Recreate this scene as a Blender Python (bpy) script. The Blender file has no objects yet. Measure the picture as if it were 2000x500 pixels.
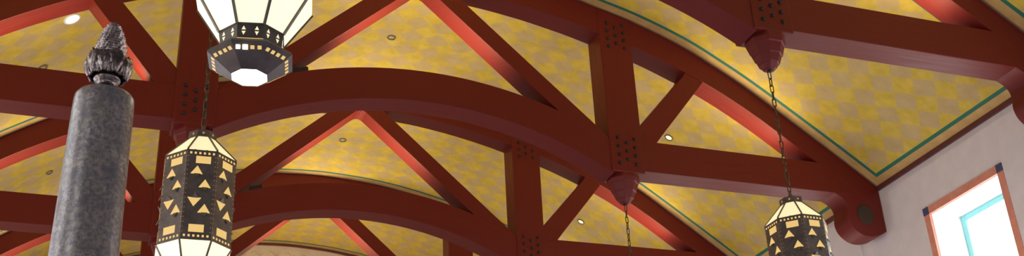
import bpy, bmesh, math, random
from mathutils import Vector, Matrix
SC = bpy.context.scene
COL = SC.collection
PI = math.pi
ZO = 2.3                      # floor is z = 0, the eye stands at 1.6 m
Y2, S = 10.9769, 3.2578       # front plane of the second truss, truss spacing
TRUSS_Y = [Y2 - S, Y2, Y2 + S, Y2 + 2 * S]
END_Y = Y2 + 3 * S
W = 6.05                      # half width of the hall

# ------------------------------------------------------------------ camera, world, exposure
cd = bpy.data.cameras.new('camera'); cam = bpy.data.objects.new('camera', cd); COL.objects.link(cam)
cam.location = (-3.1708, 0, -0.7026 + ZO); cam.rotation_euler = (2.0428630, 0.0471234, -0.3427538)
cd.sensor_fit = 'HORIZONTAL'; cd.sensor_width = 36; cd.lens = 36 * 2229.93 / 2000; cd.clip_end = 200
SC.camera = cam
vs = SC.view_settings
vs.view_transform = 'Standard'; vs.look = 'None'; vs.gamma = 1; vs.use_curve_mapping = False; vs.exposure = 0
world = bpy.data.worlds.new('world'); SC.world = world; world.use_nodes = True
bg = world.node_tree.nodes['Background']; bg.inputs[0].default_value = (.86, .84, 1.0, 1); bg.inputs[1].default_value = 0.12
SC.cycles.max_bounces = 6; SC.cycles.diffuse_bounces = 4

UP_MID, UP_SIDE, WARM = 32, 18, (1, .85, .56)
FRONT_FILL, DAY_WIN, WALL_FILL, DAY_DOWN = 60, 32, 19, 55
def area(name, loc, rot, sx, sy, power, col):
    l = bpy.data.lights.new(name, 'AREA'); l.shape = 'RECTANGLE'; l.size = sx; l.size_y = sy; l.energy = power; l.color = col
    o = bpy.data.objects.new(name, l); COL.objects.link(o); o.location = loc; o.rotation_euler = rot
    return o
for ty in [Y2 - 2 * S] + TRUSS_Y:     # lamps lying on top of the truss timbers, aimed up at the vault
    area('uplight', (0, ty + .17, 5.98 + ZO), (PI, 0, 0), 1.2, .16, UP_MID, WARM)
    for s in (-1, 1):
        area('uplight', (s * 3.86, ty + .17, 5.40 + ZO), (PI, 0, 0), 1.55, .16, UP_SIDE * (1 if s > 0 else .85), WARM)
area('uplight', (0, END_Y - .5, 5.2 + ZO), (PI, 0, 0), 3.0, .16, UP_MID, WARM)     # unseen strip added to brighten the vault before the end wall
area('daylight', (0, -1.5, 1.2), (math.radians(100), 0, 0), 9, 2.2, FRONT_FILL, (.86, .86, 1))   # unseen cool fill panel added behind the viewer
for s in (-1, 1):
    for y in (1.8, 4.4):              # tall side windows of the bays nearest the viewer
        area('daylight', (s * 5.9, y, 3.6), (0, s * math.radians(90), 0), 3.0, 1.3, DAY_WIN * (1.9 if s > 0 else 1.2), (.80, .88, 1))
    for k in (0, 1, 2, 3):            # unseen panels added below the view to brighten wall and vault
        area('wall_wash', (s * 5.5, Y2 - S * 1.5 + .1 + k * S, 4.4), (0, PI - s * math.radians(18), 0), .4, 1.6, WALL_FILL * (1 if s > 0 else .6), (1, .90, .76))
        area('daylight', (s * 5.9, Y2 - S * 1.5 + k * S, 3.6), (0, s * math.radians(48), 0), 1.0, 1.2, DAY_DOWN, (.74, .80, 1))  # unseen panels added for cool bounce off the floor

# ------------------------------------------------------------------ materials
def newmat(name):
    m = bpy.data.materials.new(name); m.use_nodes = True
    nt = m.node_tree; b = nt.nodes['Principled BSDF']
    return m, nt, b
def node(nt, t, **kw):
    n = nt.nodes.new(t)
    for k, v in kw.items(): setattr(n, k, v)
    return n
def math_n(nt, op, a, b=None):
    n = node(nt, 'ShaderNodeMath', operation=op)
    for i, v in enumerate((a, b)):
        if v is None: continue
        if isinstance(v, (int, float)): n.inputs[i].default_value = v
        else: nt.links.new(v, n.inputs[i])
    return n.outputs[0]
def mixc(nt, fac, a, b):
    n = node(nt, 'ShaderNodeMix', data_type='RGBA')
    for i, v in ((0, fac), (6, a), (7, b)):
        if isinstance(v, (int, float)): n.inputs[i].default_value = v
        elif isinstance(v, tuple): n.inputs[i].default_value = v
        else: nt.links.new(v, n.inputs[i])
    return n.outputs[2]
def noise(nt, vec, scale, detail=4, rough=.55):
    n = node(nt, 'ShaderNodeTexNoise'); n.inputs['Scale'].default_value = scale
    n.inputs['Detail'].default_value = detail; n.inputs['Roughness'].default_value = rough
    if vec is not None: nt.links.new(vec, n.inputs['Vector'])
    return n.outputs['Fac']
def ramp(nt, fac, stops):
    n = node(nt, 'ShaderNodeValToRGB'); e = n.color_ramp.elements
    while len(e) < len(stops): e.new(.5)
    for k, (p, c) in enumerate(stops): e[k].position = p; e[k].color = c if len(c) == 4 else (*c, 1)
    nt.links.new(fac, n.inputs[0]); return n.outputs[0]
def mapping(nt, src, scale):
    tc = node(nt, 'ShaderNodeTexCoord'); mp = node(nt, 'ShaderNodeMapping'); mp.inputs['Scale'].default_value = scale
    nt.links.new(tc.outputs[src], mp.inputs[0]); return mp.outputs[0]
def bump(nt, b, h, strength, dist):
    n = node(nt, 'ShaderNodeBump'); n.inputs['Strength'].default_value = strength; n.inputs['Distance'].default_value = dist
    nt.links.new(h, n.inputs['Height']); nt.links.new(n.outputs[0], b.inputs['Normal'])
def plain(name, col, rough=.6, metal=0, var=.12, scale=9, emit=None, es=1.0):
    m, nt, b = newmat(name)
    f = noise(nt, mapping(nt, 'Object', (1, 1, 1)), scale)
    lo = tuple(c * (1 - var) for c in col) + (1,); hi = tuple(min(1, c * (1 + var)) for c in col) + (1,)
    nt.links.new(ramp(nt, f, [(.3, lo), (.7, hi)]), b.inputs['Base Color'])
    b.inputs['Roughness'].default_value = rough; b.inputs['Metallic'].default_value = metal
    if emit:
        b.inputs['Emission Color'].default_value = (*emit, 1); b.inputs['Emission Strength'].default_value = es
    return m

def timber():
    m, nt, b = newmat('red_stained_timber')
    uv = mapping(nt, 'UV', (1.1, 26, 1)); uv2 = mapping(nt, 'UV', (.8, 5, 1))
    g = noise(nt, uv, 1.6, 6, .6); g2 = noise(nt, uv2, 2.2, 4)
    c = mixc(nt, g, (.132, .0070, .0026, 1), (.188, .0118, .0045, 1))
    c = mixc(nt, math_n(nt, 'MULTIPLY', g2, .45), c, (.150, .012, .0075, 1))
    nt.links.new(c, b.inputs['Base Color'])
    nt.links.new(ramp(nt, g, [(.3, (.40,) * 3), (.7, (.62,) * 3)]), b.inputs['Roughness'])
    b.inputs['Specular IOR Level'].default_value = .42
    bump(nt, b, g, .25, .004)
    return m
def ceiling_mat():
    m, nt, b = newmat('painted_harlequin_ceiling')
    tc = node(nt, 'ShaderNodeTexCoord'); sep = node(nt, 'ShaderNodeSeparateXYZ'); nt.links.new(tc.outputs['UV'], sep.inputs[0])
    s, y = sep.outputs[0], sep.outputs[1]        # metres round the vault, metres from the truss in front
    def cell(v, off, d):
        q = math_n(nt, 'DIVIDE', math_n(nt, 'SUBTRACT', v, off), d)
        return math_n(nt, 'ABSOLUTE', math_n(nt, 'SUBTRACT', q, math_n(nt, 'ROUND', q)))
    n1 = noise(nt, tc.outputs['Object'], 7, 4); n2 = noise(nt, tc.outputs['Object'], 1.7, 5, .6); n3 = noise(nt, tc.outputs['Object'], 22, 3)
    dd = math_n(nt, 'ADD', cell(s, 0, .35), cell(y, 1.79, .343))
    dd = math_n(nt, 'ADD', dd, math_n(nt, 'MULTIPLY', math_n(nt, 'SUBTRACT', n3, .5), .05))
    f = ramp(nt, dd, [(.465, (1, 1, 1)), (.53, (0, 0, 0))])
    yel = ramp(nt, n1, [(.3, (.54, .375, .034)), (.7, (.69, .485, .060))])
    gry = ramp(nt, n1, [(.3, (.49, .345, .125)), (.7, (.57, .405, .160))])
    wash = math_n(nt, 'MULTIPLY', ramp(nt, n2, [(.5, (0, 0, 0)), (.8, (1, 1, 1))]), .45)
    c = mixc(nt, f, yel, gry); c = mixc(nt, wash, c, (.68, .50, .21, 1))
    # border bands
    e = math_n(nt, 'MINIMUM', math_n(nt, 'MINIMUM', math_n(nt, 'SUBTRACT', 3.2578, y), math_n(nt, 'SUBTRACT', y, .36)), math_n(nt, 'SUBTRACT', SMAX, math_n(nt, 'ABSOLUTE', s)))
    en = math_n(nt, 'ADD', e, math_n(nt, 'MULTIPLY', math_n(nt, 'SUBTRACT', n3, .5), .012))
    tan = ramp(nt, n1, [(.3, (.50, .30, .09)), (.7, (.60, .38, .13))])
    grn = (.022, .155, .095, 1)
    c = mixc(nt, math_n(nt, 'LESS_THAN', e, .185), c, grn)
    c = mixc(nt, math_n(nt, 'LESS_THAN', e, .137), c, tan)
    c = mixc(nt, ramp(nt, en, [(.002, (1, 1, 1)), (.030, (0, 0, 0))]), c, (.16, .06, .04, 1))
    nt.links.new(c, b.inputs['Base Color']); b.inputs['Roughness'].default_value = .75
    bump(nt, b, n3, .08, .004)
    return m
# profile of the vault (x, height above the eye datum)
VX = [0, .69, 1.24, 1.92, 2.26, 2.7, 3.42, 3.9, 4.24, 4.99, 5.6, 6.05]
VZ = [7.5, 7.468, 7.40, 7.262, 7.17, 7.05, 6.775, 6.517, 6.315, 5.81, 5.386, 5.06]
def _tang():
    n = len(VX); d = [(VZ[i + 1] - VZ[i]) / (VX[i + 1] - VX[i]) for i in range(n - 1)]
    m = [0] + [2 * d[i - 1] * d[i] / (d[i - 1] + d[i]) for i in range(1, n - 1)] + [d[-1]]
    return m
VM = _tang()
def vault(x):
    x = min(abs(x), VX[-1])
    i = max(k for k in range(len(VX) - 1) if VX[k] <= x)
    h = VX[i + 1] - VX[i]; t = (x - VX[i]) / h
    return (2*t**3-3*t**2+1)*VZ[i] + (t**3-2*t**2+t)*h*VM[i] + (-2*t**3+3*t**2)*VZ[i+1] + (t**3-t**2)*h*VM[i+1]
def arclen(x):
    n = 60; L = 0; p = (0, vault(0))
    for k in range(1, n + 1):
        q = (abs(x) * k / n, vault(abs(x) * k / n)); L += math.hypot(q[0] - p[0], q[1] - p[1]); p = q
    return math.copysign(L, x)
SMAX = arclen(W)

M = {}
M['timber'] = timber()
M['ceiling'] = ceiling_mat()
M['bolt'] = plain('black_iron', (.030, .034, .036), .45, .6)
M['wall'] = plain('warm_grey_plaster', (.84, .78, .74), .8, 0, .04, 5)
M['endwall'] = plain('cream_plaster', (.72, .58, .43), .8, 0, .07, 5)
M['stencil'] = plain('brown_stencil_paint', (.58, .44, .30), .8)
M['floor'] = plain('blue_grey_stone_floor', (.40, .40, .58), .4, 0, .1, 3)
M['trim'] = plain('dark_red_moulding', (.13, .035, .028), .5)
M['reveal'] = plain('white_painted_reveal', (.85, .85, .86), .6, 0, .02)
M['casing'] = plain('terracotta_casing', (.80, .32, .21), .6, 0, .1, 14)
M['block'] = plain('slate_blue_block', (.075, .08, .15), .5)
M['sash'] = plain('pale_turquoise_sash', (.30, .76, .75), .4, 0, .03)
M['daylit'] = plain('daylit_glass', (.8, .85, .9), .2, 0, 0, 5, (.93, .97, 1.0), 4)
M['patina'] = None
M['iron'] = plain('dark_bronze_sheet', (.145, .112, .088), .40, .55, .25, 14)
M['chain'] = plain('aged_brass_chain', (.13, .095, .05), .4, .8, .3, 30)
M['cream'] = plain('lit_cream_glass', (.8, .75, .5), .3, 0, .03, 5, (1.0, .86, .50), .80)
M['creamlow'] = plain('brightly_lit_cream_glass', (.8, .75, .5), .3, 0, .03, 5, (1.0, .93, .60), .95)
M['amber'] = plain('lit_amber_glass', (.25, .17, .08), .3, 0, .05, 20, (1.0, .66, .21), .74)
M['ember'] = plain('dim_amber_glass', (.25, .14, .06), .3, 0, .05, 20, (1.0, .45, .12), .42)
M['lamp'] = plain('lamp_glow', (.9, .9, .85), .3, 0, 0, 5, (1.0, .95, .80), 6)
M['pale'] = plain('pale_yellow_lamp', (.9, .9, .6), .3, 0, 0, 5, (1.0, .92, .52), .95)
M['grey'] = plain('unlit_grey_lens', (.33, .28, .14), .4)
M['ring'] = plain('bronze_trim_ring', (.20, .15, .06), .4, .4)
M['ringwhite'] = plain('white_trim_ring', (.8, .78, .72), .4, 0)
M['medallion'] = plain('dark_green_medallion', (.050, .030, .017), .6)
def patina(name, c1, c2, c3, rough, metal):
    m, nt, b = newmat(name)
    v = mapping(nt, 'Object', (1, 1, 1)); a = noise(nt, v, 14, 6, .7); d = noise(nt, v, 70, 5, .7)
    c = ramp(nt, a, [(.32, c1), (.5, c2), (.68, c3)])
    c = mixc(nt, ramp(nt, d, [(.40, (0, 0, 0)), (.62, (1, 1, 1))]), c, (*c1, 1))
    nt.links.new(c, b.inputs['Base Color']); b.inputs['Roughness'].default_value = rough; b.inputs['Metallic'].default_value = metal
    bump(nt, b, d, .35, .003)
    return m
M['patina'] = patina('mottled_bronze_patina', (.155, .135, .135), (.35, .27, .20), (.47, .40, .335), .25, .24)
M['bronze'] = patina('polished_dark_bronze', (.12, .085, .075), (.30, .22, .18), (.45, .36, .31), .26, .9)

# ------------------------------------------------------------------ helpers
def link(name, bm, mat, parent=None, smooth=False, bevel=0):
    bmesh.ops.recalc_face_normals(bm, faces=bm.faces)
    me = bpy.data.meshes.new(name); bm.to_mesh(me); bm.free()
    for mm in (mat if isinstance(mat, (list, tuple)) else [mat]): me.materials.append(mm)
    if smooth: me.shade_smooth()
    o = bpy.data.objects.new(name, me); COL.objects.link(o)
    if parent is not None: o.parent = parent
    if bevel:
        md = o.modifiers.new('bevel', 'BEVEL'); md.width = bevel; md.segments = 2; md.limit_method = 'ANGLE'; md.angle_limit = math.radians(40)
    return o
def thing(name, label, cat, loc=(0, 0, 0), rz=0, group=None):
    o = bpy.data.objects.new(name, None); o.empty_display_size = .2; COL.objects.link(o)
    o.location = loc; o.rotation_euler = (0, 0, rz); o['label'] = label; o['category'] = cat
    if group: o['group'] = group
    return o
def struct(name, bm, mat, **k):
    o = link(name, bm, mat, **k); o['kind'] = 'structure'; return o
def kids(o): return list(o.children)
def copy_tree(o, parent=None):
    c = o.copy(); COL.objects.link(c)
    if parent is not None: c.parent = parent
    for ch in kids(o): copy_tree(ch, c)
    return c
def box(bm, x0, x1, y0, y1, z0, z1):
    v = [bm.verts.new((x, y, z)) for z in (z0, z1) for y in (y0, y1) for x in (x0, x1)]
    for q in ((0, 1, 3, 2), (4, 6, 7, 5), (0, 4, 5, 1), (2, 3, 7, 6), (0, 2, 6, 4), (1, 5, 7, 3)): bm.faces.new([v[i] for i in q])
    return v
def prism(bm, poly, y0, y1, uf=None):
    """closed polygon of (x, z) extruded from y0 to y1, uf(x, z) -> (along, across) for the wood grain"""
    a = [bm.verts.new((x, y0, z + ZO)) for x, z in poly]; b = [bm.verts.new((x, y1, z + ZO)) for x, z in poly]
    n = len(poly); fs = [bm.faces.new(a), bm.faces.new(b[::-1])]
    for i in range(n): fs.append(bm.faces.new((a[i], b[i], b[(i + 1) % n], a[(i + 1) % n])))
    if uf:
        l = bm.loops.layers.uv.verify()
        for k, fc in enumerate(fs):
            for lp in fc.loops:
                u, v = uf(lp.vert.co.x, lp.vert.co.z - ZO)
                lp[l].uv = (u, v) if k < 2 else (u, v * .15 + lp.vert.co.y + 3)
    return fs
def lathe(bm, prof, n=32, cx=0, cy=0, rot=0, cap=True):
    rings = []
    for r, z in prof:
        if r < 1e-5: rings.append([bm.verts.new((cx, cy, z))])
        else: rings.append([bm.verts.new((cx + r * math.cos(rot + 2 * PI * k / n), cy + r * math.sin(rot + 2 * PI * k / n), z)) for k in range(n)])
    for A, B in zip(rings, rings[1:]):
        for k in range(n):
            q = [A[k % len(A)], A[(k + 1) % len(A)], B[(k + 1) % len(B)], B[k % len(B)]]
            q = [v for i, v in enumerate(q) if v not in q[:i]]
            if len(q) > 2: bm.faces.new(q)
    if cap:
        for R in (rings[0], rings[-1]):
            if len(R) > 2: bm.faces.new(R)
    return rings
def smooth_poly(pts, sub=5):
    out = []; n = len(pts)
    for i in range(n - 1):
        p0, p1, p2, p3 = pts[max(i - 1, 0)], pts[i], pts[i + 1], pts[min(i + 2, n - 1)]
        for k in range(sub):
            t = k / sub
            out.append(tuple(.5 * (2*p1[j] + (p2[j]-p0[j])*t + (2*p0[j]-5*p1[j]+4*p2[j]-p3[j])*t*t + (3*p1[j]-p0[j]-3*p2[j]+p3[j])*t**3) for j in (0, 1)))
    return out + [pts[-1]]

# ------------------------------------------------------------------ the setting: vault, walls, floor
bays = [(Y2 - 2 * S, 0), (Y2 - S, 1), (Y2, 2), (Y2 + S, 3), (Y2 + 2 * S, 4)]
bm = bmesh.new(); uvl = bm.loops.layers.uv.verify()
xsn = [-W + 2 * W * k / 120 for k in range(121)]
sl = [arclen(x) for x in xsn]
for y0, k in bays:
    ya, yb = y0 + .17, (y0 + S + .17 if k < 4 else END_Y)
    for i in range(120):
        q = [(xsn[i], ya, sl[i]), (xsn[i + 1], ya, sl[i + 1]), (xsn[i + 1], yb, sl[i + 1]), (xsn[i], yb, sl[i])]
        fc = bm.faces.new([bm.verts.new((x, y, vault(x) + ZO)) for x, y, _ in q])
        for lp, (x, y, s) in zip(fc.loops, q): lp[uvl].uv = (s, y - y0)
bmesh.ops.remove_doubles(bm, verts=bm.verts, dist=.0005)
ce = struct('ceiling', bm, M['ceiling'], smooth=True)
md = ce.modifiers.new('solid', 'SOLIDIFY'); md.thickness = .12; md.offset = 1
FRONT = Y2 - 2 * S + .17
bm = bmesh.new(); box(bm, -W - .5, W + .5, -3, END_Y + .4, -.2, 0); struct('floor', bm, M['floor'])

WIN = [(Y2 + k * S - 2.10, Y2 + k * S - .73) for k in (-1, 0, 1, 2, 3)]     # outer casing of each window
CW = .095; WTOP, WBOT = 4.455 + ZO, 2.55 + ZO
for side, s in (('right', 1), ('left', -1)):
    bm = bmesh.new(); xa, xb = sorted((s * W, s * (W + .5)))
    zt = vault(W) + ZO - .001
    ycur = FRONT - 2.0
    for a, b in WIN:
        ia, ib = a + CW, b - CW
        if ia < ycur: continue
        box(bm, xa, xb, ycur, ia, 0, zt); box(bm, xa, xb, ia, ib, 0, WBOT + CW); box(bm, xa, xb, ia, ib, WTOP - CW, zt)
        ycur = ib
    box(bm, xa, xb, ycur, END_Y, 0, zt)
    struct('wall_' + side, bm, M['wall'])
# raised plaster panels around the windows, one per bay
bm = bmesh.new()
for k in (-1, 0, 1, 2, 3):
    yb, ya, z1, z0 = Y2 + k * S - .17, Y2 + k * S - 2.72, 4.935 + ZO, .4
    a, b = WIN[k + 1]
    x0, x1 = W - .028, W + .001
    box(bm, x0, x1, ya, a, z0, z1); box(bm, x0, x1, b, yb, z0, z1); box(bm, x0, x1, a, b, z0, WBOT); box(bm, x0, x1, a, b, WTOP, z1)
struct('trim_1', bm, M['wall'])
bm = bmesh.new(); box(bm, W - .03, W + .001, FRONT, END_Y, 5.02 + ZO, vault(W - .03) + ZO); struct('trim_2', bm, M['trim'])
bm = bmesh.new(); box(bm, -W - .001, -W + .03, FRONT, END_Y, 5.0 + ZO, vault(W - .03) + ZO); struct('trim_3', bm, M['trim'])
# end wall and the moulding that follows the vault on it
bm = bmesh.new()
pl = [(-W - .5, -ZO), (W + .5, -ZO), (W + .5, 5.0)] + [(x, vault(x) + .05) for x in xsn[::-1]] + [(-W - .5, 5.0)]
prism(bm, pl, END_Y, END_Y + .3); struct('wall_back', bm, M['endwall'])
bm = bmesh.new()
for i in range(120):
    x0, x1 = xsn[i], xsn[i + 1]
    prism(bm, [(x0, vault(x0) - .045), (x1, vault(x1) - .045), (x1, vault(x1) + .01), (x0, vault(x0) + .01)], END_Y - .035, END_Y + .002)
bmesh.ops.remove_doubles(bm, verts=bm.verts, dist=.0005); struct('trim_4', bm, M['trim'])
# faint stencilled scrolls along the top of the end wall
bm = bmesh.new()
for k in range(-14, 15):
    x = k * .31 + .1; z = vault(x) - .21
    pts = [(x - .10 + .2 * t, z + .035 * math.sin(t * 2 * PI)) for t in [j / 10 for j in range(11)]]
    for (a, c), (b, d) in zip(pts, pts[1:]): prism(bm, [(a, c - .010), (b, d - .010), (b, d + .012), (a, c + .012)], END_Y - .003, END_Y + .001)
struct('trim_5', bm, M['stencil'])

def window(n, s, a, b):
    root = bpy.data.objects.new('window_%d' % n, None); COL.objects.link(root); root['kind'] = 'structure'
    root.location = (s * W, (a + b) / 2, (WTOP + WBOT) / 2)
    def part(name, mat, *bxs, parent=root, bevel=0):
        bm = bmesh.new()
        for x0, x1, y0, y1, z0, z1 in bxs:
            X0, X1 = sorted((s * x0, s * x1)); box(bm, X0, X1, y0 - root.location.y, y1 - root.location.y, z0 - root.location.z, z1 - root.location.z)
        return link(name, bm, mat, parent, bevel=bevel)
    p = .034 if s > 0 else .022
    part('casing_board', M['casing'], (-p, .002, a + CW, b - CW, WTOP - CW, WTOP), bevel=.003)
    part('casing_board', M['casing'], (-p, .002, a + CW, b - CW, WBOT, WBOT + CW), bevel=.003)
    part('casing_board', M['casing'], (-p, .002, a, a + CW, WBOT + CW, WTOP - CW), bevel=.003)
    part('casing_board', M['casing'], (-p, .002, b - CW, b, WBOT + CW, WTOP - CW), bevel=.003)
    for y in (a, b - CW):
        for z in (WBOT, WTOP - CW): part('corner_block', M['block'], (-p - .006, .002, y, y + CW, z, z + CW), bevel=.004)
    i0, i1, z0, z1 = a + CW, b - CW, WBOT + CW, WTOP - CW
    t = .004
    part('reveal', M['reveal'], (0, .49, i0, i0 + t, z0, z1), (0, .49, i1 - t, i1, z0, z1), (0, .49, i0, i1, z1 - t, z1), (0, .49, i0, i1, z0, z0 + t))
    f = .075
    part('sash_frame', M['sash'], (.42, .48, i0 + t, i0 + f, z0 + t, z1 - t), (.42, .48, i1 - f, i1 - t, z0 + t, z1 - t), (.42, .48, i0 + f, i1 - f, z1 - f, z1 - t), (.42, .48, i0 + f, i1 - f, z0 + t, z0 + f), bevel=.008)
    part('pane', M['daylit'], (.455, .465, i0 + f, i1 - f, z0 + f, z1 - f))
n = 0
for a, b in WIN:
    if a + CW < FRONT - 2: continue
    for s in (1, -1):
        n += 1; window(n, s, a, b)

# ------------------------------------------------------------------ roof trusses
def add_bolt(bm):
    lathe(bm, [(.021, .0), (.021, -.008), (.017, -.020), (.008, -.026), (0, -.027)], 8, rot=PI / 8)
    for v in bm.verts: v.co = Vector((v.co.x, v.co.z, v.co.y))
bmb = bmesh.new(); add_bolt(bmb)
bolt0 = link('bolt', bmb, M['bolt'])
bolt_used = [False]
PX0, PX1, PD = 2.28, 2.712, .36
C0, C1 = .010, .315
def build_truss():
    root = thing('roof_truss', '', 'roof truss', (0, 0, 0))
    def member(name, poly, y0, y1, uf, bevel=.006):
        bm = bmesh.new(); prism(bm, poly, y0, y1, uf)
        return link(name, bm, M['timber'], root, bevel=bevel)
    def along(dx, dz):
        L = math.hypot(dx, dz); dx /= L; dz /= L
        return lambda x, z: (x * dx + z * dz, -x * dz + z * dx)
    rise = lambda x, z: (x, z - vault(x) + 9)
    top = lambda x: vault(x) - .006
    # arched lower chord between the posts
    R0, R1, zc = 4.45, 4.85, 1.05
    N = 64; xx = [-PX0 - .02 + 2 * (PX0 + .02) * k / N for k in range(N + 1)]
    poly = [(x, zc + math.sqrt(R0 ** 2 - x * x)) for x in xx] + [(x, zc + math.sqrt(R1 ** 2 - x * x)) for x in xx[::-1]]
    member('arched_chord', poly, C0, C1, lambda x, z: (math.atan2(x, z - zc) * 4.6, math.hypot(x, z - zc)))
    # upper chord between the posts
    xx = [-PX0 - .02 + 2 * (PX0 + .02) * k / 40 for k in range(41)]
    member('upper_chord', [(x, vault(x) - .37) for x in xx] + [(x, top(x)) for x in xx[::-1]], C0, C1, rise)
    for s in (-1, 1):
        fl = (lambda p: [(s * x, z) for x, z in p])
        # queen post with its bolts
        bm = bmesh.new()
        prism(bm, fl([(PX0, 4.89), (PX1, 4.89), (PX1, top(PX1)), ((PX0 + PX1) / 2, top((PX0 + PX1) / 2)), (PX0, top(PX0))]), 0, PD, lambda x, z: (z, x))
        post = link('queen_post', bm, M['timber'], root, bevel=.012)
        for zc_ in (5.169, 6.7795):
            for c in (-1, 0, 1):
                for k in range(3 if c == 0 else 4):
                    o = bolt0 if not bolt_used[0] else bolt0.copy()
                    if bolt_used[0]: COL.objects.link(o)
                    bolt_used[0] = True
                    o.parent = post; o.location = (s * 2.5 + c * .1077, .001, zc_ + ((1 - k) if c == 0 else (1.5 - k)) * .1115 + ZO)
        # stepped octagonal pendant under the post
        bm = bmesh.new()
        lathe(bm, [(r / math.cos(PI / 8), z + ZO) for r, z in [(.176, 4.893), (.182, 4.845), (.172, 4.80), (.160, 4.79), (.135, 4.70), (.122, 4.69), (.098, 4.615), (.084, 4.607), (.060, 4.568), (.040, 4.553), (.0, 4.553)]], 8, s * 2.496, .18, PI / 8)
        link('pendant', bm, M['timber'], root, bevel=.004)
        bm = bmesh.new()
        lathe(bm, [(.030, 4.556 + ZO), (.030, 4.548 + ZO), (.012, 4.540 + ZO), (0, 4.540 + ZO)], 12, s * 2.496, .18)
        link('hook_plate', bm, M['bolt'], root)
        # rafter from the post down to the wall
        xr = [PX1 - .02 + (W - .004 - PX1 + .02) * k / 40 for k in range(41)]
        def th(x):
            T = [(2.6, .375), (3.4, .372), (3.9, .342), (4.5, .33), (6.1, .345)]
            for (a, c), (b, d) in zip(T, T[1:]):
                if x <= b: return c + (d - c) * (x - a) / (b - a)
        member('rafter', fl([(x, vault(x) - th(x)) for x in xr] + [(x, top(x)) for x in xr[::-1]]), C0, C1, rise)
        # flat lower chord from the post to the wall
        member('lower_chord', fl([(PX1 - .02, 4.93), (W - .004, 4.93), (W - .004, 5.05), (5.62, 5.337), (PX1 - .02, 5.337)]), C0 + .001, C1 - .001, lambda x, z: (x, z))
        # scrolled bracket on the wall
        cur = smooth_poly([(5.33, 4.945), (5.425, 4.90), (5.498, 4.83), (5.514, 4.74), (5.495, 4.61), (5.535, 4.49), (5.655, 4.395), (5.79, 4.375), (5.93, 4.405), (W - .004, 4.465)])
        br = member('wall_bracket', fl(cur + [(W - .004, 5.0), (5.33, 5.0)]), C0 + .002, C1 - .002, lambda x, z: (z, x), .006)
        bm = bmesh.new(); lathe(bm, [(.118, -.004), (.118, .006), (.10, .012), (.0, .012)], 28)
        for v in bm.verts: v.co = Vector((s * 5.765 + v.co.x, C0 + .002 - v.co.z, 4.672 + ZO + v.co.y * 1.12))
        link('medallion', bm, M['medallion'], br)
        # diagonal from the crown down to the post
        sl_ = .905
        lo = lambda x: 7.115 - sl_ * x; hi = lambda x: 7.41 - sl_ * x
        poly = [(0, 7.075), (.03, 7.072), (.07, lo(.07) + .0), (1.66, lo(1.66)), (1.80, 5.45), (2.29, 5.25), (2.29, hi(2.29)), (.30, hi(.30)), (.0, 7.16)]
        member('diagonal_brace', fl(poly), C0 + .008, C1 - .008, along(s, -sl_))
        # short strut of the side bay
        member('strut', fl([(PX1 - .01, 5.52), (PX1 - .01, 5.30), (2.89, 5.30), (3.69, 6.30), (3.63, 6.38), (3.44, 6.40), (3.40, 6.335)]), C0 + .008, C1 - .008, along(s * .62, .78))
    return root
tr = build_truss()
labels = ['red timber roof truss closest to the window, its pendant and lower chord at top right',
          'middle red timber roof truss with both bolted posts and its wide arch in view',
          'red timber roof truss behind the middle one, its bolted post left of the middle pendant',
          'farthest red timber roof truss, nearest the pale end wall at the bottom edge']
for k, ty in enumerate(TRUSS_Y):
    o = tr if k == 0 else copy_tree(tr)
    o.location = (0, ty, 0); o['label'] = labels[k]; o['group'] = 'timber roof trusses'

# ------------------------------------------------------------------ recessed ceiling lights
def downlight(x, y, r, lens, ring, label):
    e = .02; sl_ = (vault(x + e) - vault(x - e)) / (2 * e)
    root = thing('recessed_downlight', label, 'ceiling light', (x, y, vault(x) + ZO), 0, 'recessed ceiling lights')
    root.rotation_euler = (0, -math.atan(sl_), 0)
    bm = bmesh.new(); lathe(bm, [(r, .004), (r, -.012), (r * .90, -.018), (r * .78, -.012), (r * .76, .004)], 28, cap=False); link('trim_ring', bm, ring, root, smooth=True)
    bm = bmesh.new(); lathe(bm, [(r * .79, -.002), (r * .5, -.007), (0, -.009)], 28, cap=False); link('lens', bm, lens, root, smooth=True)
downlight(.10, Y2 + 1.90, .058, M['grey'], M['ring'], 'small unlit grey ceiling light in the central yellow triangle of the middle truss')
downlight(.12, Y2 + S + 1.84, .058, M['grey'], M['ring'], 'small unlit grey ceiling light seen below the middle arch')
downlight(4.09, Y2 + 1.763, .060, M['pale'], M['ring'], 'small pale yellow ceiling light just above the middle lower chord on the right')
downlight(4.08, Y2 + S + 1.70, .060, M['pale'], M['ring'], 'small pale yellow ceiling light to the left of the thin hanging chain')
downlight(-3.871, Y2 + .943, .098, M['lamp'], M['ringwhite'], 'large bright white ceiling light at top left, left of the pinecone finial')
downlight(-4.165, Y2 + 1.86, .060, M['grey'], M['ring'], 'unlit ceiling light peeking over the lower chord left of the pinecone finial')
downlight(-4.10, Y2 + S + 1.70, .050, M['grey'], M['ring'], 'faint unlit ceiling light at far left, left of the column')

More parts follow.
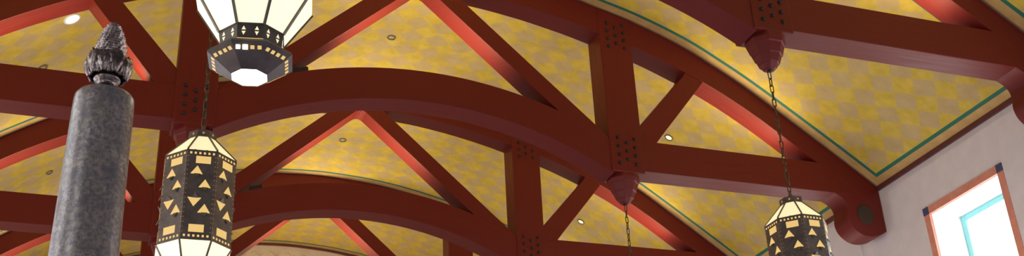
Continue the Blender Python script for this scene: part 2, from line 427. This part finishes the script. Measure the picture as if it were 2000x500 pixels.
# ------------------------------------------------------------------ small black wedges lying on the arches
def wedge(ty, label):
    root = thing('wedge', label, 'wedge', (-1.44, ty + .07, 5.68 + ZO), 0, 'black wedges on the arches')
    at = lambda x: 1.05 + math.sqrt(4.85 ** 2 - x * x) - 5.68 + .001
    def pc(name, pts, y0, y1, mat):
        bm = bmesh.new(); prism(bm, [(x + 1.44, z - ZO) for x, z in pts], y0, y1); return link(name, bm, mat, root, bevel=.003)
    xs_ = [-1.515, -1.47, -1.42, -1.37, -1.33]
    pc('wedge_body', [(x, at(x)) for x in xs_] + [(-1.335, at(-1.33) + .050), (-1.50, at(-1.50) + .052)], -.058, .06, M['bolt'])
    pc('wedge_tip', [(-1.343, at(-1.335) + .006), (-1.322, at(-1.33) + .012), (-1.326, at(-1.33) + .048), (-1.345, at(-1.335) + .046)], -.05, .052, M['iron'])
wedge(Y2, 'small black wedge on the middle arch, right behind the nearest lantern foot')
wedge(Y2 + S, 'small black wedge at the foot of the left brace on the second arch')

# ------------------------------------------------------------------ lanterns
AP, PW = .252, .2088                         # apothem and face width of the drum
D1, D0 = .0, -.69                            # drum top and bottom, lantern origin at the drum top
def oct_(bm, prof, cap=True): return lathe(bm, [(r / math.cos(PI / 8), z) for r, z in prof], 8, rot=PI / 8 - PI / 2, cap=cap)
def slab(bm, pts, y0, y1):                   # pts (x, z) seen from outside; outward is -y
    a = [bm.verts.new((x, y0, z)) for x, z in pts]; b = [bm.verts.new((x, y1, z)) for x, z in pts]
    n = len(pts); bm.faces.new(a); bm.faces.new(b[::-1])
    for i in range(n): bm.faces.new((a[i], b[i], b[(i + 1) % n], a[(i + 1) % n]))
def paint(bm, n):                            # faces after the first n take the second material
    bm.faces.ensure_lookup_table()
    for fc in bm.faces[n:]: fc.material_index = 1
def uv2(u, v): return ((u - .5) * PW, D1 + v * (D0 - D1))
def cone_pane(bm, r0, z0, r1, z1, inset):    # one flat glass of an octagonal cone
    t = math.tan(PI / 8)
    p = [(-r0 * t + inset, -r0, z0), (r0 * t - inset, -r0, z0), (r1 * t - inset, -r1, z1), (-r1 * t + inset, -r1, z1)]
    nrm = Vector((0, -(z0 - z1), (r0 - r1))); nrm.normalize()
    if nrm.y > 0: nrm = -nrm
    a = [bm.verts.new(Vector(q)) for q in p]; b = [bm.verts.new(Vector(q) - nrm * .006) for q in p]
    bm.faces.new(a); bm.faces.new(b[::-1])
    for i in range(4): bm.faces.new((a[i], b[i], b[(i + 1) % 4], a[(i + 1) % 4]))
def bar(bm, p, q, w, n=6):
    p, q = Vector(p), Vector(q); d = (q - p).normalized(); u = d.orthogonal().normalized(); v = d.cross(u)
    A = [bm.verts.new(p + (u * math.cos(2*PI*k/n) + v * math.sin(2*PI*k/n)) * w) for k in range(n)]
    B = [bm.verts.new(q + (u * math.cos(2*PI*k/n) + v * math.sin(2*PI*k/n)) * w) for k in range(n)]
    for k in range(n): bm.faces.new((A[k], A[(k+1)%n], B[(k+1)%n], B[k]))
    bm.faces.new(A); bm.faces.new(B[::-1])
def chain_bm(z0, z1, seed=0):
    rnd = random.Random(seed)
    bm = bmesh.new(); pitch, Lh, Rw, wr = .075, .0265, .0155, .0054
    nlink = max(1, round((z1 - z0) / pitch)); pitch = (z1 - z0) / nlink
    for k in range(nlink):
        zc = z0 + (k + .5) * pitch; ang = (PI / 2 if k % 2 else 0) + .5 + rnd.uniform(-.3, .3)
        path = []
        for j in range(16):
            t = 2 * PI * j / 16
            path.append((Rw * math.cos(t), Rw * math.sin(t) + (Lh if math.sin(t) >= 0 else -Lh)))
        ring = []
        for j, (a, c) in enumerate(path):
            pa, pc = path[j - 1]; na, nc = path[(j + 1) % 16]
            T = Vector((na - pa, nc - pc)).normalized(); N = Vector((T.y, -T.x))
            vs_ = []
            for q in range(6):
                th = 2 * PI * q / 6
                rr = a + N.x * wr * math.cos(th); zz = c + N.y * wr * math.cos(th); oo = wr * math.sin(th)
                vs_.append(bm.verts.new((rr * math.cos(ang) - oo * math.sin(ang), rr * math.sin(ang) + oo * math.cos(ang), zc + zz)))
            ring.append(vs_)
        for j in range(16):
            for q in range(6): bm.faces.new((ring[j][q], ring[j][(q+1)%6], ring[(j+1)%16][(q+1)%6], ring[(j+1)%16][q]))
    return bm
CAPZ = .33                                   # loop height above the drum top
def build_lantern():
    root = thing('pendant_lantern', '', 'lantern', group='pierced octagonal pendant lanterns')
    # cap
    bm = bmesh.new(); oct_(bm, [(.0, .312), (.012, .312), (.016, .285), (.040, .268), (.092, .246), (.099, .243), (.099, .192), (.096, .186), (0, .186)]); nf = len(bm.faces)
    for k in range(8):
        rot = Matrix.Rotation(k * PI / 4, 3, 'Z')
        n0 = len(bm.verts); slab(bm, [(-.007, .210), (.007, .210), (.007, .225), (-.007, .225)], -.1005, -.097)
        bm.verts.ensure_lookup_table()
        for v in bm.verts[n0:]: v.co = rot @ v.co
    paint(bm, nf); link('cap', bm, [M['iron'], M['ember']], root)
    bm = bmesh.new(); lathe(bm, [(.010, .300), (.014, .315), (.010, .330), (0, .332)], 12); link('hanging_loop', bm, M['chain'], root)
    # two tiers of lit glass with dark ribs
    t8 = 1 / math.cos(PI / 8)
    for nm, r0, z0, r1, z1, mat in (('upper', .096, .188, AP - .004, .006, 'cream'), ('lower', AP + .005, D0 - .004, .137, D0 - .214, 'creamlow')):
        bm = bmesh.new(); cone_pane(bm, r0, z0, r1, z1, .004); g0 = link('glass_pane', bm, M[mat], root)
        bm = bmesh.new(); bar(bm, (0, -r0 * t8, z0), (0, -r1 * t8, z1), .0085, 4); b0 = link('rib', bm, M['iron'], root)
        b0.rotation_euler.z = PI / 8
        for k in range(1, 8):
            g = g0.copy(); COL.objects.link(g); g.rotation_euler.z = k * PI / 4
            b = b0.copy(); COL.objects.link(b); b.rotation_euler.z = PI / 8 + k * PI / 4
    # drum of eight pierced sheets
    bm = bmesh.new(); slab(bm, [(-PW/2, D0), (PW/2, D0), (PW/2, D1), (-PW/2, D1)], -AP, -AP + .006)
    for z in (D1 - .004, D0 + .004): slab(bm, [(-PW/2, z - .004), (PW/2, z - .004), (PW/2, z + .004), (-PW/2, z + .004)], -AP - .003, -AP)
    nf = len(bm.faces); y0, y1 = -AP - .0016, -AP + .001
    for v in (.036, .958):
        for k in range(6):
            u = .12 + .152 * k; x, z = uv2(u, v); slab(bm, [(x - .0075, z - .008), (x + .0075, z - .008), (x + .0075, z + .008), (x - .0075, z + .008)], y0 - (.003 if abs(v - .5) > .47 else 0), y1)
    for k in range(17):
        for u in (.045, .955):
            x, z = uv2(u, .075 + k * .0525); slab(bm, [(x - .0032, z), (x, z - .0032), (x + .0032, z), (x, z + .0032)], y0, y1)
    paint(bm, nf)
    for fc in bm.faces[nf + 72:]: fc.material_index = 2
    panel = link('drum_panel', bm, [M['iron'], M['amber'], M['ember']], root)
    for u0, u1, v0, v1 in ((.30, .80, .07, .152), (.24, .74, .835, .918)):
        bm = bmesh.new(); slab(bm, [uv2(u0, v1), uv2(u1, v1), uv2(u1, v0), uv2(u0, v0)], y0, y1); link('amber_window', bm, M['amber'], panel)
    tris = [((.15, .275), (.56, .275), (.37, .18)), ((.45, .425), (.86, .425), (.66, .33)), ((.12, .54), (.58, .54), (.34, .64)), ((.48, .705), (.90, .705), (.70, .605))]
    for T in tris:
        bm = bmesh.new(); slab(bm, [uv2(*p) for p in T], y0, y1); link('amber_window', bm, M['amber'], panel)
    for i, T in enumerate(tris):             # sheet folded out of each triangular cutout
        bm = bmesh.new(); (ua, va), (ub, vb), (uc, vc) = T
        up = 1 if i == 2 else -1
        A, B = uv2(ua, va), uv2(ub, vb); h = abs(vc - va) * (D1 - D0); apx = uv2(uc, vc)[0]
        m_ = .5 * (A[0] + B[0]); k_ = .5; p = [(m_ + (A[0] - m_) * k_ + .004, -AP, A[1]), (m_ + (B[0] - m_) * k_ + .004, -AP, B[1]), (m_ + (apx - m_) * .3 + .004, -AP - h * .24, A[1] + up * h * .50)]
        a = [bm.verts.new(q) for q in p]; b = [bm.verts.new((q[0], q[1] - .003, q[2] - up * .003)) for q in p]
        bm.faces.new(a); bm.faces.new(b[::-1])
        for j in range(3): bm.faces.new((a[j], b[j], b[(j + 1) % 3], a[(j + 1) % 3]))
        link('folded_flap', bm, M['iron'], panel)
    for k in range(1, 8):
        c = copy_tree(panel, root); c.rotation_euler.z = k * PI / 4
    # pierced collar and flared foot with the down lamp
    zr = D0 - .214
    bm = bmesh.new(); oct_(bm, [(.140, zr + .004), (.140, zr - .002), (.136, zr - .004), (.132, zr - .066), (.127, zr - .068), (.127, zr + .004)], cap=False); nf = len(bm.faces)
    for k in range(8):
        rot = Matrix.Rotation(k * PI / 4, 3, 'Z'); n0 = len(bm.verts)
        for x in (-.028, .028):
            z = zr - .034
            slab(bm, [(x - .0085, z + .005), (x + .0085, z + .005), (x, z + .023)], -.1366, -.132)
            slab(bm, [(x - .0085, z - .003), (x, z - .021), (x + .0085, z - .003)], -.1352, -.131)
        bm.verts.ensure_lookup_table()
        for v in bm.verts[n0:]: v.co = rot @ v.co
    paint(bm, nf); link('collar', bm, [M['iron'], M['cream']], root)
    bm = bmesh.new(); oct_(bm, [(.129, zr - .066), (.129, zr - .079)], cap=False); link('light_gap', bm, M['amber'], root)
    zf = zr - .077
    foot_prof = [(.126, zf + .001), (.143, zf - .002), (.177, zf - .024), (.181, zf - .034), (.081, zf - .112), (.076, zf - .116), (.074, zf - .110), (.171, zf - .032)]
    bm = bmesh.new(); oct_(bm, foot_prof, cap=False); nf = len(bm.faces)
    nz = Vector((0, -.078, -.100)).normalized(); d = Vector((0, .100, -.078)).normalized(); base = Vector((0, -.181, zf - .034)) + d * .031 + nz * .0015
    for k in range(8):
        rot = Matrix.Rotation(k * PI / 4, 3, 'Z')
        for x in (-.045, -.015, .015, .045):
            q = [base + Vector((x + a, 0, 0)) + d * c for a, c in ((-.0085, -.0085), (.0085, -.0085), (.0085, .0085), (-.0085, .0085))]
            A = [bm.verts.new(rot @ v) for v in q]; B = [bm.verts.new(rot @ (v - nz * .003)) for v in q]
            bm.faces.new(A); bm.faces.new(B[::-1])
            for i in range(4): bm.faces.new((A[i], B[i], B[(i + 1) % 4], A[(i + 1) % 4]))
    paint(bm, nf); link('flared_foot', bm, [M['iron'], M['amber']], root)
    bm = bmesh.new(); oct_(bm, [(.0755, zf - .1125), (.05, zf - .1155), (0, zf - .1165)], cap=False); link('down_lamp', bm, M['lamp'], root)
    return root
lan = build_lantern()
CAM = Vector(cam.location)
def place(o, x, y, ztop, twist, topz, label, seed):
    a = math.atan2(CAM.y - y, CAM.x - x)                     # bearing of the eye; face 0 looks to -y
    o.location = (x, y, ztop); o.rotation_euler.z = a + PI / 2 + math.radians(twist); o['label'] = label
    c = link('chain', chain_bm(.318, topz - ztop - .004, seed), M['chain'], o, smooth=True)
lan_copies = [copy_tree(lan) for _ in range(3)]
DT = 3.0 + ZO; HOOK = 4.540 + ZO
place(lan, -2.61, Y2 - S + .2, DT, 2, HOOK, 'pierced drum lantern hanging in full view beside the column, lower left', 1)
place(lan_copies[0], 2.484, Y2 - S + .18, DT - .02, -8, HOOK, 'pierced drum lantern hanging on a long chain beside the window, right edge side', 2)
place(lan_copies[1], 2.496, Y2 + .18, DT - .02, 0, HOOK, 'lantern on the middle pendant, only its chain in the picture', 3)
XB, YB, DB = -2.682, 4.43, 2.215 + .69 + ZO
place(lan_copies[2], XB, YB, DB, -4, vault(XB) + ZO - .02, 'closest lantern, cropped by the top edge, its glowing octagonal foot seen from below', 4)
bm = bmesh.new(); zf = D0 - .291; nz = Vector((0, -.078, -.100)).normalized(); d = Vector((0, .100, -.078)).normalized()
base = Vector((0, -.181, zf - .034)) + d * .031 + nz * .0035
for x, w_ in ((-.015, .0105), (-.045, .0088)):  # glare of the bulb, put in as bright slabs over two cutouts
    q = [base + Vector((x + w_ * cx_, 0, 0)) + d * (w_ * cy_) for cx_, cy_ in ((-1, -1), (1, -1), (1, 1), (-1, 1))]
    A = [bm.verts.new(v) for v in q]; B = [bm.verts.new(v - nz * .004) for v in q]
    bm.faces.new(A); bm.faces.new(B[::-1])
    for i in range(4): bm.faces.new((A[i], B[i], B[(i + 1) % 4], A[(i + 1) % 4]))
link('glaring_cutout', bm, M['lamp'], lan_copies[2])
bm = bmesh.new(); lathe(bm, [(.01, -.02), (.05, -.018), (.06, -.004), (.06, .02)], 20)
o = link('chain_plate', bm, M['iron'], lan_copies[2]); o.location.z = vault(XB) + ZO - DB

# ------------------------------------------------------------------ bronze column with a pinecone finial
CX, CY = -3.251, 3.942
col_ = thing('bronze_column', 'tall mottled bronze column with a pinecone finial on top, at left', 'column', (CX, CY, 0))
zt = 1.376 + ZO
bm = bmesh.new()
lathe(bm, [(.150, 0), (.150, .05), (.132, .08), (.130, .6), (.122, 2.6), (.1145, 3.05), (.1068, zt - .05), (.1062, zt - .022), (.1035, zt - .008), (.097, zt + .001), (.08, zt + .008), (.04, zt + .012), (.0, zt + .012)], 64)
link('shaft', bm, M['patina'], col_, smooth=True, bevel=0)
fz = zt + .020
bm = bmesh.new()
lathe(bm, [(.036, fz - .011), (.036, fz), (.040, fz + .003), (.040, fz + .008), (.033, fz + .016), (.031, fz + .030), (.035, fz + .036), (.047, fz + .046), (.050, fz + .053), (.043, fz + .060), (.052, fz + .075), (.064, fz + .100), (.065, fz + .125), (.058, fz + .15), (.03, fz + .17)], 40)
neck = link('finial_base', bm, M['bronze'], col_, smooth=True)
# acanthus leaves wrapped round the bulb
def leaf(ang, zb, h, w):
    bm = bmesh.new(); nu, nv = 12, 22; g = []
    for j in range(nv + 1):
        t = j / nv; z = zb + h * t
        rb = .046 + .0235 * math.sin(PI * (.10 + .66 * t)) + .005 * max(0, (t - .8) / .2) ** 2
        tip = 1 if t < .72 else math.sqrt(max(.02, 1 - ((t - .72) / .28) ** 2))
        hw = w * (.50 + .50 * math.sin(PI * min(1, .10 + .62 * t))) * tip * (1 + .16 * abs(math.sin(t * 11)))
        row = []
        for i in range(nu + 1):
            q = i / nu * 2 - 1
            r = rb + .0085 * (1 - abs(q)) ** .7 + .0034 * math.cos(q * 7.5 - 4.2 * t * (1 if q > 0 else -1)) * min(1, 2.2 * (1 - t) + .3)
            a = ang + q * hw / .068
            row.append(bm.verts.new((r * math.cos(a), r * math.sin(a), z - .012 * abs(q) * t)))
        g.append(row)
    for j in range(nv):
        for i in range(nu): bm.faces.new((g[j][i], g[j][i + 1], g[j + 1][i + 1], g[j + 1][i]))
    return bm
AB = math.atan2(CAM.y - CY, CAM.x - CX)
for k in range(5):
    o = link('acanthus_leaf', leaf(AB + .35 + k * 2 * PI / 5, fz + .058, .096, .034), M['bronze'], neck, smooth=True)
    md = o.modifiers.new('solid', 'SOLIDIFY'); md.thickness = .007; md.offset = -1
    o = link('acanthus_leaf', leaf(AB + .35 + (k + .5) * 2 * PI / 5, fz + .058, .078, .026), M['bronze'], neck, smooth=True)
    md = o.modifiers.new('solid', 'SOLIDIFY'); md.thickness = .007; md.offset = -1
# pinecone: a core wrapped in spiral scales
bm = bmesh.new(); z0, z1 = fz + .108, fz + .292
def cone_r(t): return .054 * (max(0, 1 - t ** 2.3)) ** .62 * (.93 + .07 * math.sin(min(1, t * 3) * PI / 2)) + .004 * (1 - t)
lathe(bm, [(cone_r(t) * .90, z0 + (z1 - z0) * t) for t in [k / 20 for k in range(20)]] + [(0, z1 - .002)], 28)
rows = 15
for rI in range(rows):
    t = (rI + .35) / rows; r = cone_r(t); z = z0 + (z1 - z0) * t
    n = max(5, int(round(2 * PI * r / .0175)))
    for k in range(n):
        a = 2 * PI * (k + .5 * (rI % 2)) / n; wd = PI * r / n * 1.12; hh = .0165
        er = Vector((math.cos(a), math.sin(a), 0)); et = Vector((-math.sin(a), math.cos(a), 0)); ez = Vector((0, 0, 1))
        c = er * r + ez * z
        lift = .0055
        P = [c - et * wd * .8 - er * .005 - ez * .006, c + et * wd * .8 - er * .005 - ez * .006, c + et * wd + er * .001 + ez * hh * .35, c + er * lift + ez * hh * .72, c - et * wd + er * .001 + ez * hh * .35, c + er * .002 + ez * hh * .15, c - er * .006 + ez * hh * .9]
        v = [bm.verts.new(p) for p in P]
        for q in ((0, 1, 5), (1, 2, 5), (2, 3, 5), (3, 4, 5), (4, 0, 5), (2, 6, 3), (3, 6, 4)): bm.faces.new([v[i] for i in q])
link('pinecone', bm, M['bronze'], neck)
